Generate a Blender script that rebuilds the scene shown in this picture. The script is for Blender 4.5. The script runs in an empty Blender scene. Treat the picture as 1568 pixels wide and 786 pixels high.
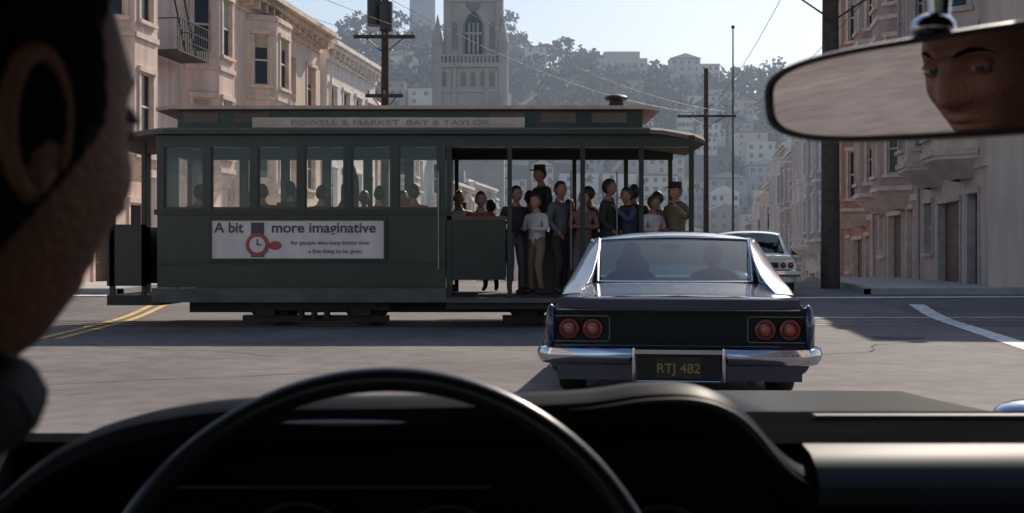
import bpy, bmesh, math, random
from mathutils import Vector, Matrix, noise
random.seed(11)
scene = bpy.context.scene
R = random.random
def U(a, b): return a + (b - a) * random.random()

# ------------------------------------------------------------------ materials
def M(name, col, rough=.6, metal=0., var=.18, scale=3., bump=0., bscale=40., coat=0., spec=.5, clap=0., streak=0.):
    m = bpy.data.materials.new(name); m.use_nodes = True
    nt = m.node_tree; N = nt.nodes; L = nt.links
    b = N['Principled BSDF']
    b.inputs['Roughness'].default_value = rough
    b.inputs['Metallic'].default_value = metal
    b.inputs['Specular IOR Level'].default_value = spec
    b.inputs['Coat Weight'].default_value = coat
    b.inputs['Coat Roughness'].default_value = .04
    tc = N.new('ShaderNodeTexCoord')
    n = N.new('ShaderNodeTexNoise'); n.inputs['Scale'].default_value = scale; n.inputs['Detail'].default_value = 6
    L.new(tc.outputs['Object'], n.inputs['Vector'])
    mr = N.new('ShaderNodeMapRange'); mr.inputs[1].default_value = .3; mr.inputs[2].default_value = .7
    mr.inputs[3].default_value = 1 - var; mr.inputs[4].default_value = 1 + var
    L.new(n.outputs['Fac'], mr.inputs[0])
    fac = mr.outputs[0]
    if streak:
        mp = N.new('ShaderNodeMapping'); mp.inputs['Scale'].default_value = (3, 3, .25)
        L.new(tc.outputs['Object'], mp.inputs['Vector'])
        n2 = N.new('ShaderNodeTexNoise'); n2.inputs['Scale'].default_value = 1.2; n2.inputs['Detail'].default_value = 5
        L.new(mp.outputs[0], n2.inputs['Vector'])
        m2 = N.new('ShaderNodeMapRange'); m2.inputs[1].default_value = .35; m2.inputs[2].default_value = .65
        m2.inputs[3].default_value = 1 - streak; m2.inputs[4].default_value = 1.05
        L.new(n2.outputs['Fac'], m2.inputs[0])
        mu = N.new('ShaderNodeMath'); mu.operation = 'MULTIPLY'
        L.new(fac, mu.inputs[0]); L.new(m2.outputs[0], mu.inputs[1]); fac = mu.outputs[0]
    vm = N.new('ShaderNodeVectorMath'); vm.operation = 'SCALE'
    vm.inputs[0].default_value = col[:3]
    L.new(fac, vm.inputs['Scale']); L.new(vm.outputs[0], b.inputs['Base Color'])
    if bump or clap:
        bp = N.new('ShaderNodeBump'); bp.inputs['Strength'].default_value = max(bump, .6 if clap else 0)
        bp.inputs['Distance'].default_value = .02
        if clap:
            sx = N.new('ShaderNodeSeparateXYZ'); L.new(tc.outputs['Object'], sx.inputs[0])
            d = N.new('ShaderNodeMath'); d.operation = 'DIVIDE'; d.inputs[1].default_value = clap
            L.new(sx.outputs['Z'], d.inputs[0])
            fr = N.new('ShaderNodeMath'); fr.operation = 'FRACT'; L.new(d.outputs[0], fr.inputs[0])
            L.new(fr.outputs[0], bp.inputs['Height'])
        else:
            nb = N.new('ShaderNodeTexNoise'); nb.inputs['Scale'].default_value = bscale; nb.inputs['Detail'].default_value = 5
            L.new(tc.outputs['Object'], nb.inputs['Vector']); L.new(nb.outputs['Fac'], bp.inputs['Height'])
        L.new(bp.outputs[0], b.inputs['Normal'])
    return m

def GLASS(name, tint, amount=.25, rough=.02):
    m = bpy.data.materials.new(name); m.use_nodes = True
    nt = m.node_tree; N = nt.nodes; L = nt.links
    for x in list(N): N.remove(x)
    o = N.new('ShaderNodeOutputMaterial'); mx = N.new('ShaderNodeMixShader')
    t = N.new('ShaderNodeBsdfTransparent'); t.inputs[0].default_value = (*tint, 1)
    g = N.new('ShaderNodeBsdfGlossy'); g.inputs['Roughness'].default_value = rough
    g.inputs[0].default_value = (.9, .95, 1, 1)
    f = N.new('ShaderNodeFresnel'); f.inputs[0].default_value = 1.5
    a = N.new('ShaderNodeMath'); a.operation = 'ADD'; a.inputs[1].default_value = amount; a.use_clamp = True
    L.new(f.outputs[0], a.inputs[0]); L.new(a.outputs[0], mx.inputs[0])
    L.new(t.outputs[0], mx.inputs[1]); L.new(g.outputs[0], mx.inputs[2]); L.new(mx.outputs[0], o.inputs[0])
    return m

# ------------------------------------------------------------------ mesh builder
class MB:
    def __init__(s): s.v = []; s.f = []; s.m = []; s.sm = []; s.mats = []
    def mi(s, mat):
        if mat not in s.mats: s.mats.append(mat)
        return s.mats.index(mat)
    def face(s, pts, mat, smooth=False):
        i = len(s.v); s.v += [tuple(p) for p in pts]; s.f.append(tuple(range(i, i + len(pts))))
        s.m.append(s.mi(mat)); s.sm.append(smooth)
    def obox(s, P, a0, a1, b0, b1, c0, c1, mat):
        i = len(s.v)
        for a in (a0, a1):
            for b in (b0, b1):
                for c in (c0, c1): s.v.append(tuple(P(a, b, c)))
        for q in ((0,1,3,2),(4,6,7,5),(0,4,5,1),(2,3,7,6),(0,2,6,4),(1,5,7,3)):
            s.f.append(tuple(i + k for k in q)); s.m.append(s.mi(mat)); s.sm.append(False)
    def box(s, x0, x1, y0, y1, z0, z1, mat):
        s.obox(lambda a, b, c: (a, b, c), x0, x1, y0, y1, z0, z1, mat)
    def grid(s, rows, mat, closed=False, caps=False, smooth=True):
        i = len(s.v); n = len(rows[0])
        for r in rows: s.v += [tuple(p) for p in r]
        for a in range(len(rows) - 1):
            for b in range(n if closed else n - 1):
                c = (b + 1) % n
                s.f.append((i+a*n+b, i+a*n+c, i+(a+1)*n+c, i+(a+1)*n+b)); s.m.append(s.mi(mat)); s.sm.append(smooth)
        if caps:
            s.f.append(tuple(i + k for k in range(n))); s.m.append(s.mi(mat)); s.sm.append(False)
            s.f.append(tuple(i + (len(rows)-1)*n + k for k in range(n))); s.m.append(s.mi(mat)); s.sm.append(False)
    def tube(s, pts, rad, mat, n=10, caps=True):
        pts = [Vector(p) for p in pts]
        if not hasattr(rad, '__len__'): rad = [rad] * len(pts)
        rows = []
        ref = None
        for k, p in enumerate(pts):
            t = (pts[min(k+1, len(pts)-1)] - pts[max(k-1, 0)]).normalized()
            if ref is None:
                ref = Vector((0, 0, 1)) if abs(t.z) < .9 else Vector((1, 0, 0))
            a = (ref - t * ref.dot(t)).normalized(); ref = a; b = t.cross(a)
            rows.append([p + (a*math.cos(2*math.pi*j/n) + b*math.sin(2*math.pi*j/n)) * rad[k] for j in range(n)])
        s.grid(rows, mat, closed=True, caps=caps)
    def ell(s, c, r, mat, nu=16, nv=10, rot=None, fn=None):
        rows = []
        for j in range(nv + 1):
            ph = -math.pi/2 + math.pi*j/nv; row = []
            for k in range(nu):
                th = 2*math.pi*k/nu
                p = Vector((math.cos(ph)*math.cos(th)*r[0], math.cos(ph)*math.sin(th)*r[1], math.sin(ph)*r[2]))
                if fn: p = fn(p)
                if rot: p = rot @ p
                row.append(p + Vector(c))
            rows.append(row)
        s.grid(rows, mat, closed=True)
    def addmesh(s, me, mat_of, mtx=Matrix.Identity(4)):
        i = len(s.v); s.v += [tuple(mtx @ v.co) for v in me.vertices]
        for p in me.polygons:
            s.f.append(tuple(i + k for k in p.vertices)); s.m.append(s.mi(mat_of(p))); s.sm.append(True)
    def build(s, name, parent=None, matrix=None, merge=0., sharp=40, recalc=True):
        me = bpy.data.meshes.new(name); me.from_pydata(s.v, [], s.f)
        for m in s.mats: me.materials.append(m)
        me.polygons.foreach_set('material_index', s.m); me.polygons.foreach_set('use_smooth', s.sm)
        bm = bmesh.new(); bm.from_mesh(me)
        if merge: bmesh.ops.remove_doubles(bm, verts=bm.verts, dist=merge)
        if recalc: bmesh.ops.recalc_face_normals(bm, faces=bm.faces)
        bm.to_mesh(me); bm.free()
        me.set_sharp_from_angle(angle=math.radians(sharp))
        o = bpy.data.objects.new(name, me); scene.collection.objects.link(o)
        if matrix is not None: o.matrix_world = matrix
        if parent: o.parent = parent
        return o
def empty(name, matrix=None):
    e = bpy.data.objects.new(name, None); scene.collection.objects.link(e)
    if matrix is not None: e.matrix_world = matrix
    return e
def text(body, size, loc, rot, mat, name, parent=None, sx=1.0, ext=.002, off=0.):
    c = bpy.data.curves.new(name, 'FONT'); c.body = body; c.size = size; c.extrude = ext; c.offset = off
    c.align_x = 'CENTER'; c.align_y = 'CENTER'; c.materials.append(mat)
    o = bpy.data.objects.new(name, c); scene.collection.objects.link(o)
    o.location = loc; o.rotation_euler = rot; o.scale = (sx, 1, 1)
    if parent: o.parent = parent
    return o

# ------------------------------------------------------------------ terrain profile
def sm(t): t = max(0, min(1, t)); return t*t*(3-2*t)
RP = [(-900,10),(-400,40),(-200,84),(-89,95),(-42,99),(-4,93),(30,87),(55,81),(99,77),(125,79),(250,60),(500,20),(900,5)]
def tab(T, x):
    if x <= T[0][0]: return T[0][1]
    for a, b in zip(T, T[1:]):
        if x <= b[0]: return a[1] + (b[1]-a[1])*(x-a[0])/(b[0]-a[0])
    return T[-1][1]
def gz(y, x=0):
    if y < 19: return 0.
    if y < 27: return .3*sm((y-19)/8)
    if y < 36: return .3
    if y < 160: return .3 - 14.3*((y-36)/124)**1.15
    if y < 280: return -14.
    if y < 540: return -14 + (tab(RP, x)+14)*sm((y-280)/260)
    if y < 1000: return tab(RP, x)*(1-sm((y-540)/460))
    return 0.
YB = [-80,-40,0,6,10,15,19] + list(range(20,28)) + [30,33,36] + list(range(40,161,5))
YF = YB + [180,210,240,280] + list(range(300,541,20)) + [600,700,850,1000,2000,4000]
XB = [-4000,-1500,-900,-600,-400,-300,-200,-150,-120,-89,-65,-42,-20,-4,10,30,55,75,99,125,160,200,250,350,500,900,1500,4000]

m_asph = M('asphalt', (.170,.152,.148), .85, var=.24, scale=.5, bump=.35, bscale=60, spec=.3, streak=.22)
m_asph2 = M('asphalt_cross', (.150,.135,.133), .85, var=.27, scale=.4, bump=.35, bscale=60, spec=.3, streak=.22)
m_ground = M('ground_earth', (.06,.075,.05), .95, var=.3, scale=.05)
m_side = M('concrete_sidewalk', (.42,.385,.36), .9, var=.12, scale=1.2, bump=.2)
m_kerb = M('concrete_kerb', (.3,.28,.27), .9)
m_white = M('white_paint', (.68,.66,.64), .8, var=.35, scale=7)
m_yel = M('yellow_paint', (.62,.42,.12), .8, var=.35, scale=7)
m_rail = M('rail_steel', (.25,.24,.23), .35, metal=.9)
m_patch = M('asphalt_patch', (.09,.085,.085), .9, var=.2)

g = MB(); g.grid([[(x, y, gz(y, x)) for x in XB] for y in YF], m_ground); g.build('ground')
def strip_rows(fl, fr, ys, off, nx=1):
    return [[(fl(y)+(fr(y)-fl(y))*k/nx, y, gz(y)+off) for k in range(nx+1)] for y in ys]
def LF(y): return .154*y-15.42
def RF(y): return .154*y+6.86
LK = lambda y: .154*y-12.6
RK = lambda y: .154*y+4.1
g = MB(); g.grid(strip_rows(lambda y:-200, lambda y:200, [6,10,15,19,20,21,22,23,24,25], .004), m_asph2); g.build('cross_street_road')
g = MB(); g.grid(strip_rows(LK, RK, YB, .008), m_asph); g.build('street_road')
def sidewalk(name, fa, fb, ys):
    g = MB()
    g.grid([[ (fa(y),y,gz(y)+.14),(fb(y),y,gz(y)+.14)] for y in ys], m_side)
    g.grid([[ (fb(y),y,gz(y)+.137),(fb(y)+(.15 if fb(0)>fa(0) else -.15),y,gz(y)+.137),(fb(y)+(.15 if fb(0)>fa(0) else -.15),y,gz(y)-.1)] for y in ys], m_kerb)
    y=ys[0]; g.face([(fa(y),y,gz(y)+.137),(fb(y),y,gz(y)+.137),(fb(y),y,gz(y)-.1),(fa(y),y,gz(y)-.1)], m_kerb)
    y=ys[-1]; g.face([(fa(y),y,gz(y)+.137),(fb(y),y,gz(y)+.137),(fb(y),y,gz(y)-.1),(fa(y),y,gz(y)-.1)], m_kerb)
    g.build(name, recalc=False)
far = [y for y in YB if y >= 25]; near = [y for y in YB if y <= 6]
sidewalk('pavement', lambda y: LF(y)-40 if y<26 else LF(y)-3, LK, far)
sidewalk('pavement', lambda y: RF(y)+40 if y<26 else RF(y)+3, RK, far)
sidewalk('pavement', lambda y: LF(y)-3, LK, near)
sidewalk('pavement', lambda y: RF(y)+3, RK, near)
def mark(g, p, q, w, mat, off=.014, n=12):
    p = Vector(p); q = Vector(q); t = (q-p).normalized(); s_ = Vector((-t.y, t.x))*w/2
    rows = []
    for k in range(n+1):
        c = p.lerp(q, k/n); a = c+s_; b = c-s_
        rows.append([(a.x,a.y,gz(a.y)+off),(b.x,b.y,gz(b.y)+off)])
    g.grid(rows, mat)
g = MB()
mark(g, (-6.0,14.9), (-7.3,25.5), .12, m_yel); mark(g, (-6.25,14.9), (-7.55,25.5), .12, m_yel)
mark(g, (8.1,22.6), (6.0,12.6), .3, m_white)
mark(g, (5.2,24.0), (11.6,24.3), .3, m_white, off=.016)
mark(g, (4.9,19.9), (30,20.3), .12, m_white)
mark(g, (-30,8.6), (-4.5,9.2), .15, m_white)
mark(g, (-9.8,24.6), (4.6,24.6), .3, m_white, off=.018)
g.build('road_markings')
g = MB()
for yy in (17.95, 19.05): mark(g, (-90,yy), (90,yy), .09, m_rail, off=.016, n=1)
mark(g, (-90,18.5), (90,18.5), .05, m_patch, off=.016, n=1)
mark(g, (-90,18.44), (90,18.44), .04, m_rail, off=.02, n=1)
g.build('cable_car_track')
g = MB()
def disc(g, x, y, r, mat, off=.018):
    g.face([(x+r*math.cos(a*math.pi/10), y+r*math.sin(a*math.pi/10), gz(y)+off) for a in range(20)], mat)
disc(g, 5.2, 15.2, .33, m_patch); g.build('manhole_cover')
g = MB()
for (x,y,a,n_) in ((-4.8,9.4,.1,14),(3.4,12.5,.5,12),(6.2,16.4,2.7,14),(4.2,9.,1.2,10),(-2.6,12.3,2.9,12)):
    pts=[(x,y)]
    for k in range(n_):
        a += U(-.45,.45); x += .28*math.cos(a); y += .28*math.sin(a); pts.append((x,y))
    for p,q in zip(pts,pts[1:]): mark(g,p,q,.022,m_patch,off=.017,n=1)
g.build('road_crack_seal')

# ------------------------------------------------------------------ buildings
m_glassd = M('window_glass_dark', (.02,.023,.026), .1, spec=.35, var=.3, scale=.7)
m_blind = M('window_blind', (.45,.40,.33), .8)
m_roof = M('roof_tar', (.07,.065,.06), .9)
m_door = M('door_wood', (.10,.055,.035), .5)
m_iron = M('painted_iron', (.03,.03,.03), .5)
def wall(name, c, clap=.16): return M(name, c, .75, var=.08, scale=.8, clap=clap, streak=.2)

def panel(mb, O, ax, w, h, ops, mw, mf, dep=.16, glass=None):
    O = Vector(O); ax = Vector(ax).normalized(); n = Vector((0,0,1)).cross(ax)
    P = lambda a, d, z: O + ax*a + n*d + Vector((0,0,z))
    xs = sorted({0, w} | {o[0] for o in ops} | {o[1] for o in ops}); zs = sorted({0, h} | {o[2] for o in ops} | {o[3] for o in ops})
    for i in range(len(xs)-1):
        for j in range(len(zs)-1):
            cx = (xs[i]+xs[i+1])/2; cz = (zs[j]+zs[j+1])/2
            if any(o[0]<cx<o[1] and o[2]<cz<o[3] for o in ops): continue
            mb.face([P(xs[i],0,zs[j]),P(xs[i+1],0,zs[j]),P(xs[i+1],0,zs[j+1]),P(xs[i],0,zs[j+1])], mw)
    for o in ops:
        a, b, c, d = o[:4]; kind = o[4] if len(o) > 4 else 'w'
        for q in (((a,c),(b,c)),((b,c),(b,d)),((b,d),(a,d)),((a,d),(a,c))):
            mb.face([P(q[0][0],0,q[0][1]),P(q[1][0],0,q[1][1]),P(q[1][0],-dep,q[1][1]),P(q[0][0],-dep,q[0][1])], mf)
        mb.face([P(a,-dep,c),P(b,-dep,c),P(b,-dep,d),P(a,-dep,d)], m_door if kind=='d' else (glass or m_glassd))
        t = .1
        mb.obox(P, a-t, a, 0.002, .04, c, d, mf); mb.obox(P, b, b+t, 0.002, .04, c, d, mf)
        mb.obox(P, a-t-.04, b+t+.04, 0.003, .09, d, d+.14, mf)
        if kind == 'w':
            mb.obox(P, a-t-.04, b+t+.04, 0.003, .11, c-.1, c, mf)
            for (p0,p1,q0,q1) in ((a,a+.05,c,d),(b-.05,b,c,d),(a+.05,b-.05,(c+d)/2-.03,(c+d)/2+.03),(a+.05,b-.05,c,c+.06),(a+.05,b-.05,d-.05,d)):
                mb.obox(P, p0, p1, -dep+.003, -dep+.05, q0, q1, mf)
            if R() < .5:
                f = U(.2,.5); mb.face([P(a+.05,-dep+.006,d-(d-c)*f),P(b-.05,-dep+.006,d-(d-c)*f),P(b-.05,-dep+.006,d-.05),P(a+.05,-dep+.006,d-.05)], m_blind)
        else:
            for k in range(1,4):
                z = c+(d-c)*k/4; mb.obox(P, a+.1, b-.1, -dep+.003, -dep+.03, z-.04, z+.04, m_door)

def row_house(name, side, d0, d1, h, floors, mw, mf, bays=(), cols=None, depth=11, fire=False, dz=None, bayproj=.9, cornice=.5, blank=False):
    L = (d1-d0)/.988 - .02
    u = Vector((.152,.988,0)).normalized()
    if side == 'L': n = Vector((u.y,-u.x,0)); x = -u; org = Vector((LF(d1), d1, 0))
    else: n = Vector((-u.y,u.x,0)); x = u; org = Vector((RF(d0), d0, 0))
    zb = gz((d0+d1)/2) if dz is None else dz
    mtx = Matrix(((x.x,n.x,0,org.x),(x.y,n.y,0,org.y),(0,0,1,zb),(0,0,0,1)))
    mb = MB(); fh = (h-.7)/floors; F = 3.
    ops = []
    def inbay(a,b): return any(a < c+w/2+.15 and b > c-w/2-.15 for c,w in bays)
    ncol = cols or max(2, int(L/2.2)); pitch = L/ncol
    for fl in range(1, floors):
        for k in range(ncol):
            c = (k+.5)*pitch; w = min(1.0, pitch*.5)
            if inbay(c-w/2, c+w/2): continue
            z = F + fl*fh + .75; ops.append((c-w/2, c+w/2, z, z+min(1.75,fh-1.1)))
    k = 0; c = .8
    while c+1.2 < L and not blank:
        if k % 3 == 0: ops.append((c, c+1.0, F+.1, F+2.3, 'd')); c += 1.8
        elif k % 3 == 1: ops.append((c, min(c+2.4,L-.3), F+.05, F+2.2, 'd')); c += 3.2
        else: ops.append((c, c+1.0, F+.9, F+2.3)); c += 1.9
        k += 1
    panel(mb, (0,0,-F), (1,0,0), L, h+F, ops, mw, mf)
    sops = []
    for fl in range(0, floors):
        for kk in range(3):
            a = 1.5+kk*3.2; z = F+fl*fh+.9; sops.append((a,a+1.0,z,z+1.5))
    panel(mb, (0,-depth,-F), (0,1,0), depth, h+F, sops, mw, mf)
    panel(mb, (L,0,-F), (0,-1,0), depth, h+F, sops, mw, mf)
    mb.face([(0,-depth,-F),(L,-depth,-F),(L,-depth,h),(0,-depth,h)], mw)
    mb.face([(0,-depth,h-.25),(L,-depth,h-.25),(L,0,h-.25),(0,0,h-.25)], m_roof)
    mb.box(0.01, L-.01, -.2, -.003, h, h+.25, mf)
    mb.box(-.0, L, .003, cornice, h-.12, h+.06, mf); mb.box(0, L, .003, cornice*.7, h-.3, h-.123, mf)
    mb.box(0, L, .003, .1, h-.75, h-.3, mf)
    q = .25
    while q < L-.2: mb.box(q, q+.12, .103, cornice*.6, h-.6, h-.303, mf); q += .7
    mb.box(0, L, .004, .07, fh-.1, fh+.12, mf)
    for k in range(3):
        xx = U(.5,L-1); yy = -U(1.5,depth-1.5); mb.box(xx,xx+U(.3,.7),yy,yy+.5,h-.25,h+U(.5,1.2),mw if k else m_iron)
    mb.tube([(L-.25,.12,-.2),(L-.25,.12,h-.8)],.05,mf,8)
    for (c, w) in bays:
        ch = .55 if w > 1.8 else .35
        pts = [(c-w/2,0),(c-w/2+ch,bayproj),(c+w/2-ch,bayproj),(c+w/2,0)]
        z0 = fh+.15; z1 = h-.76
        for i in range(3):
            a = Vector((*pts[i],0)); b = Vector((*pts[i+1],0)); ln = (b-a).length; o2 = []
            for fl in range(1, floors):
                ww = ln*.5 if i != 1 else max(.7, ln-.7)
                z = fl*fh+.75-z0
                o2.append(((ln-ww)/2, (ln+ww)/2, z, z+min(1.8,fh-1.05)))
            panel(mb, (a.x,a.y,z0), b-a, ln, z1-z0, o2, mw, mf, dep=.1)
            for fl in range(1, floors+1):
                zz = fl*fh+(.25 if fl<floors else -.1)
                ax_ = (b-a).normalized(); nn = Vector((0,0,1)).cross(ax_)
                P = lambda s_, d_, z_: a+ax_*s_+nn*d_+Vector((0,0,z_))
                mb.obox(P, 0, ln, .004, .06, min(zz,z1-.2), min(zz,z1-.2)+.14, mf)
        mb.face([(*p, z0) for p in pts], mf); mb.face([(*p, z1) for p in pts], m_roof)
        mid = [(c+(p[0]-c)*.6, p[1]*.35, z0-.45) for p in pts]
        mb.grid([[(*p, z0-.003) for p in pts], mid], mf, smooth=False)
    if fire:
        x0, x1 = fire
        for fl in range(2, floors):
            z = fl*fh+.3
            mb.box(x0, x1, .1, 1.0, z, z+.05, m_iron)
            for zz in (.35,.65,.95): mb.box(x0, x1, .97, 1.0, z+zz, z+zz+.03, m_iron)
            q = x0
            while q <= x1: mb.box(q, q+.02, .97, .99, z+.05, z+.95, m_iron); q += .16
            for xx in (x0,x1-.03): mb.box(xx, xx+.03, .1, .97, z+.92, z+.95, m_iron)
            mb.tube([(x0+.2,.7,z+.05),(x1-.3,.7,z+fh)], .03, m_iron, 6); mb.tube([(x0+.2,.4,z+.05),(x1-.3,.4,z+fh)], .03, m_iron, 6)
    return mb.build(name, matrix=mtx)

w_pink = wall('wall_pinkish', (.82,.62,.52)); w_cream = wall('wall_cream', (.82,.66,.52)); w_white = wall('wall_white', (.80,.73,.67))
w_grey = wall('wall_mauve', (.50,.36,.33)); w_rose = wall('wall_rose', (.55,.27,.22)); w_tan = wall('wall_tan', (.58,.47,.40)); w_blue = wall('wall_bluegrey', (.48,.49,.52))
w_near = M('wall_stucco', (.92,.80,.72), .8, var=.05, scale=.7)
t_w = M('trim_white', (.78,.72,.66), .6); t_c = M('trim_cream', (.70,.56,.46), .6); t_g = M('trim_grey', (.46,.40,.37), .6)

row_house('apartment_building', 'L', 25.2, 38, 13.4, 4, w_pink, t_c, bays=((2.2,2.3),(7.6,2.4),(11.2,2.2)), cols=5, fire=(3.8,5.9))
row_house('row_house', 'L', 38.1, 47.6, 10.6, 3, w_cream, t_c, bays=((6.8,2.6),), cols=4, cornice=.8)
row_house('row_house', 'L', 48.4, 56, 11.4, 3, w_white, t_w, cols=4)
hs = [(56.4,64,10.5,w_tan),(64.2,72,11,w_white),(72.2,80,9.5,w_cream),(80.2,90,11,w_blue),(90.2,101,10,w_white),(101.2,112,11,w_pink),(112.2,124,10,w_white),(124.2,138,12,w_tan)]
for a,b,h,w in hs: row_house('row_house', 'L', a, b, h, 3, w, t_w, bays=((3.,2.4),))
row_house('apartment_building', 'R', 25.6, 33, 9.6, 3, w_tan, t_g, bays=((2.0,2.4),(5.4,2.4)), cols=3)
row_house('row_house', 'R', 33.1, 41, 11.2, 4, w_grey, t_c, bays=((2.2,2.5),(6,2.3)), cols=3)
row_house('row_house', 'R', 41.1, 49.5, 12.6, 4, w_rose, t_c, bays=((2.4,2.4),(6.3,2.4)), cols=3)
hs = [(49.7,57,8.9,w_blue),(57.2,65,10.6,w_white),(65.2,74,10.5,w_tan),(74.2,84,12.5,w_white),(84.2,95,12,w_pink),(95.2,106,13,w_white),(106.2,118,13,w_grey),(118.2,132,14,w_white)]
for a,b,h,w in hs: row_house('row_house', 'R', a, b, h, 3, w, t_w, bays=((2.4,2.4),(5.6,2.2)))
row_house('row_house', 'L', -9, 4, 11, 3, w_near, w_near, blank=True)
row_house('row_house', 'L', -24, -9.2, 11, 3, w_near, t_w, blank=True)
row_house('row_house', 'R', -9, 2, 10, 3, w_tan, t_w, bays=((3,2.4),))
row_house('row_house', 'R', -24, -9.2, 11, 3, w_white, t_w, bays=((3,2.4),(9.5,2.4)))

# ------------------------------------------------------------------ church
m_stone = M('church_stone', (.52,.45,.41), .85, var=.12, scale=.3, bump=.3, bscale=3)
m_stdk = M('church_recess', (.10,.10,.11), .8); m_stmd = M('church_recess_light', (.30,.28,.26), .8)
ch = MB()
def garch(mb, xc, y, z0, w, h, mat):
    pts = [(xc-w/2,y,z0),(xc+w/2,y,z0),(xc+w/2,y,z0+h-w*.9)]
    for k in range(1,6):
        t = k/6; pts.append((xc+w/2*(1-t**1.6), y, z0+h-w*.9+w*.9*t**.8))
    pts.append((xc,y,z0+h))
    for k in range(5,0,-1):
        t = k/6; pts.append((xc-w/2*(1-t**1.6), y, z0+h-w*.9+w*.9*t**.8))
    pts.append((xc-w/2,y,z0+h-w*.9))
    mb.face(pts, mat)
ch.box(-13.4,-1.4,200,212,-16,34.6,m_stone); ch.box(-13.9,-.9,199.5,212.5,34.6,35.4,m_stone)
ch.box(-11.6,-2.1,201,210.5,35.4,60,m_stone); ch.box(-12,-1.7,200.6,210.9,60,60.8,m_stone)
ch.box(-11.9,-1.8,200.7,210.8,46.4,47,m_stone); ch.box(-13.6,-1.2,199.8,212.2,30.2,30.7,m_stone)
for xc in (-10.2,-4.5): ch.box(xc-.4,xc+.4,199.7,199.99,18,30.19,m_stone); ch.box(xc-.35,xc+.35,199.75,199.99,30.71,34.59,m_stone)
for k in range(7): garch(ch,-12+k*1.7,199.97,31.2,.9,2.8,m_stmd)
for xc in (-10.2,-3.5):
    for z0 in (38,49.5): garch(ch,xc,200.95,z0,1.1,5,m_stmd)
x = -13.6
while x < -1.1: ch.box(x,x+.3,199.6,199.9,35.4,36.6,m_stone); x += .7
ch.box(-13.8,-1.,199.55,199.95,36.6,36.9,m_stone)
for xc in (-13.2,-1.6):
    ch.tube([(xc,200.2,20),(xc,200.2,39)],1.0,m_stone,8); ch.tube([(xc,200.2,39),(xc,200.2,44)],[1.1,.05],m_stone,8)
for xc in (-11.4,-2.3):
    ch.tube([(xc,201,35),(xc,201,62)],.8,m_stone,8); ch.tube([(xc,201,62),(xc,201,68)],[.9,.05],m_stone,8)
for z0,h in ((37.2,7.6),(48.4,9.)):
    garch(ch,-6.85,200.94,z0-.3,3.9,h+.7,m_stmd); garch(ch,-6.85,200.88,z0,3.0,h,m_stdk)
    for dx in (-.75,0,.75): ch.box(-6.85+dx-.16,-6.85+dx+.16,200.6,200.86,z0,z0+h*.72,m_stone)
    ch.box(-8.3,-5.4,200.62,200.85,z0+h*.45,z0+h*.5,m_stone)
ch.ell((-6.85,200.95,46.0),(1.3,.2,1.3),m_stmd,20,8)
ch.tube([(-6.85,205.7,60.8),(-6.85,205.7,80)],[4.5,.1],m_stone,8)
ch.box(-26,-13.5,204,240,-16,22,m_stone); ch.face([(-26,203.9,22),(-13.4,203.9,22),(-13.4,222,30)],m_roof); ch.face([(-26,204,22),(-13.5,222,30),(-26,240,22)],m_roof)
ch.build('church')

# ------------------------------------------------------------------ hilltop tower
m_conc = M('tower_concrete', (.36,.38,.42), .9)
t = MB(); cx, cy = -43.5, 548; zb = gz(548,cx)-3
def flute(r, z): return [(cx+(r+(.35 if k%2 else -.2))*math.cos(k*math.pi/24), cy+(r+(.35 if k%2 else -.2))*math.sin(k*math.pi/24), z) for k in range(48)]
t.grid([flute(6,zb),flute(5.7,zb+52)], m_conc, closed=True, smooth=False, caps=True)
t.tube([(cx,cy,zb+52),(cx,cy,zb+57)],6.3,m_conc,24)
t.box(cx-11,cx+11,cy-9,cy+9,zb-3,zb+7,m_conc)
for k in range(12):
    a=k*math.pi/6; t.box(cx+6.2*math.cos(a)-.6,cx+6.2*math.cos(a)+.6,cy+6.2*math.sin(a)-.6,cy+6.2*math.sin(a)+.6,zb+52,zb+56,m_stdk)
t.build('observation_tower')

# ------------------------------------------------------------------ hillside houses
hm = [M('far_wall_%d'%i, c, .8, var=.1, scale=.2) for i,c in enumerate([(.58,.54,.49),(.45,.39,.34),(.60,.58,.56),(.30,.30,.31),(.48,.39,.35),(.26,.21,.19),(.64,.59,.53)])]
m_fw = M('far_window', (.05,.055,.07), .3); m_fr = M('far_roof', (.13,.11,.10), .9)
hh = MB(); y = 284
while y < 500:
    x = -210
    while x < 300:
        w = U(6,14); dp = U(8,12); z = gz(y,x+w/2)
        pr = .82 if y < 390 else (.55 if y < 440 else .15)
        if x > 60: pr = max(pr, .6 if y < 470 else .15)
        if R() < pr:
            h = U(6,12)+(8 if R()<.06 else 0); mt = random.choice(hm); yj = y+U(-5,5)
            hh.box(x,x+w,yj,yj+dp,z-8,z+h,mt); hh.box(x-.2,x+w+.2,yj-.25,yj+dp,z+h,z+h+.5,m_fr if R()<.6 else mt)
            if R() < .3:
                hh.face([(x,yj,z+h+.5),(x+w,yj,z+h+.5),(x+w/2,yj,z+h+2.6)],mt)
                hh.face([(x,yj,z+h+.5),(x+w/2,yj,z+h+2.6),(x+w/2,yj+dp,z+h+2.6),(x,yj+dp,z+h+.5)],m_fr)
                hh.face([(x+w,yj,z+h+.5),(x+w/2,yj,z+h+2.6),(x+w/2,yj+dp,z+h+2.6),(x+w,yj+dp,z+h+.5)],m_fr)
            nc = random.choice((2,3,4)); nf = int(h/3)
            for f in range(nf):
                for c in range(nc):
                    if R() < .15: continue
                    wx = x+w*(c+.5)/nc; wz = z+h-3*(nf-f)+.9; ww = U(.9,1.6)
                    hh.box(wx-ww/2,wx+ww/2,yj-.12,yj-.01,wz,wz+1.5,m_fw)
        x += w+U(.1,2.5)+(4 if R()<.2 else 0)
    y += U(12,15)
hh.build('hillside_houses')
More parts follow.
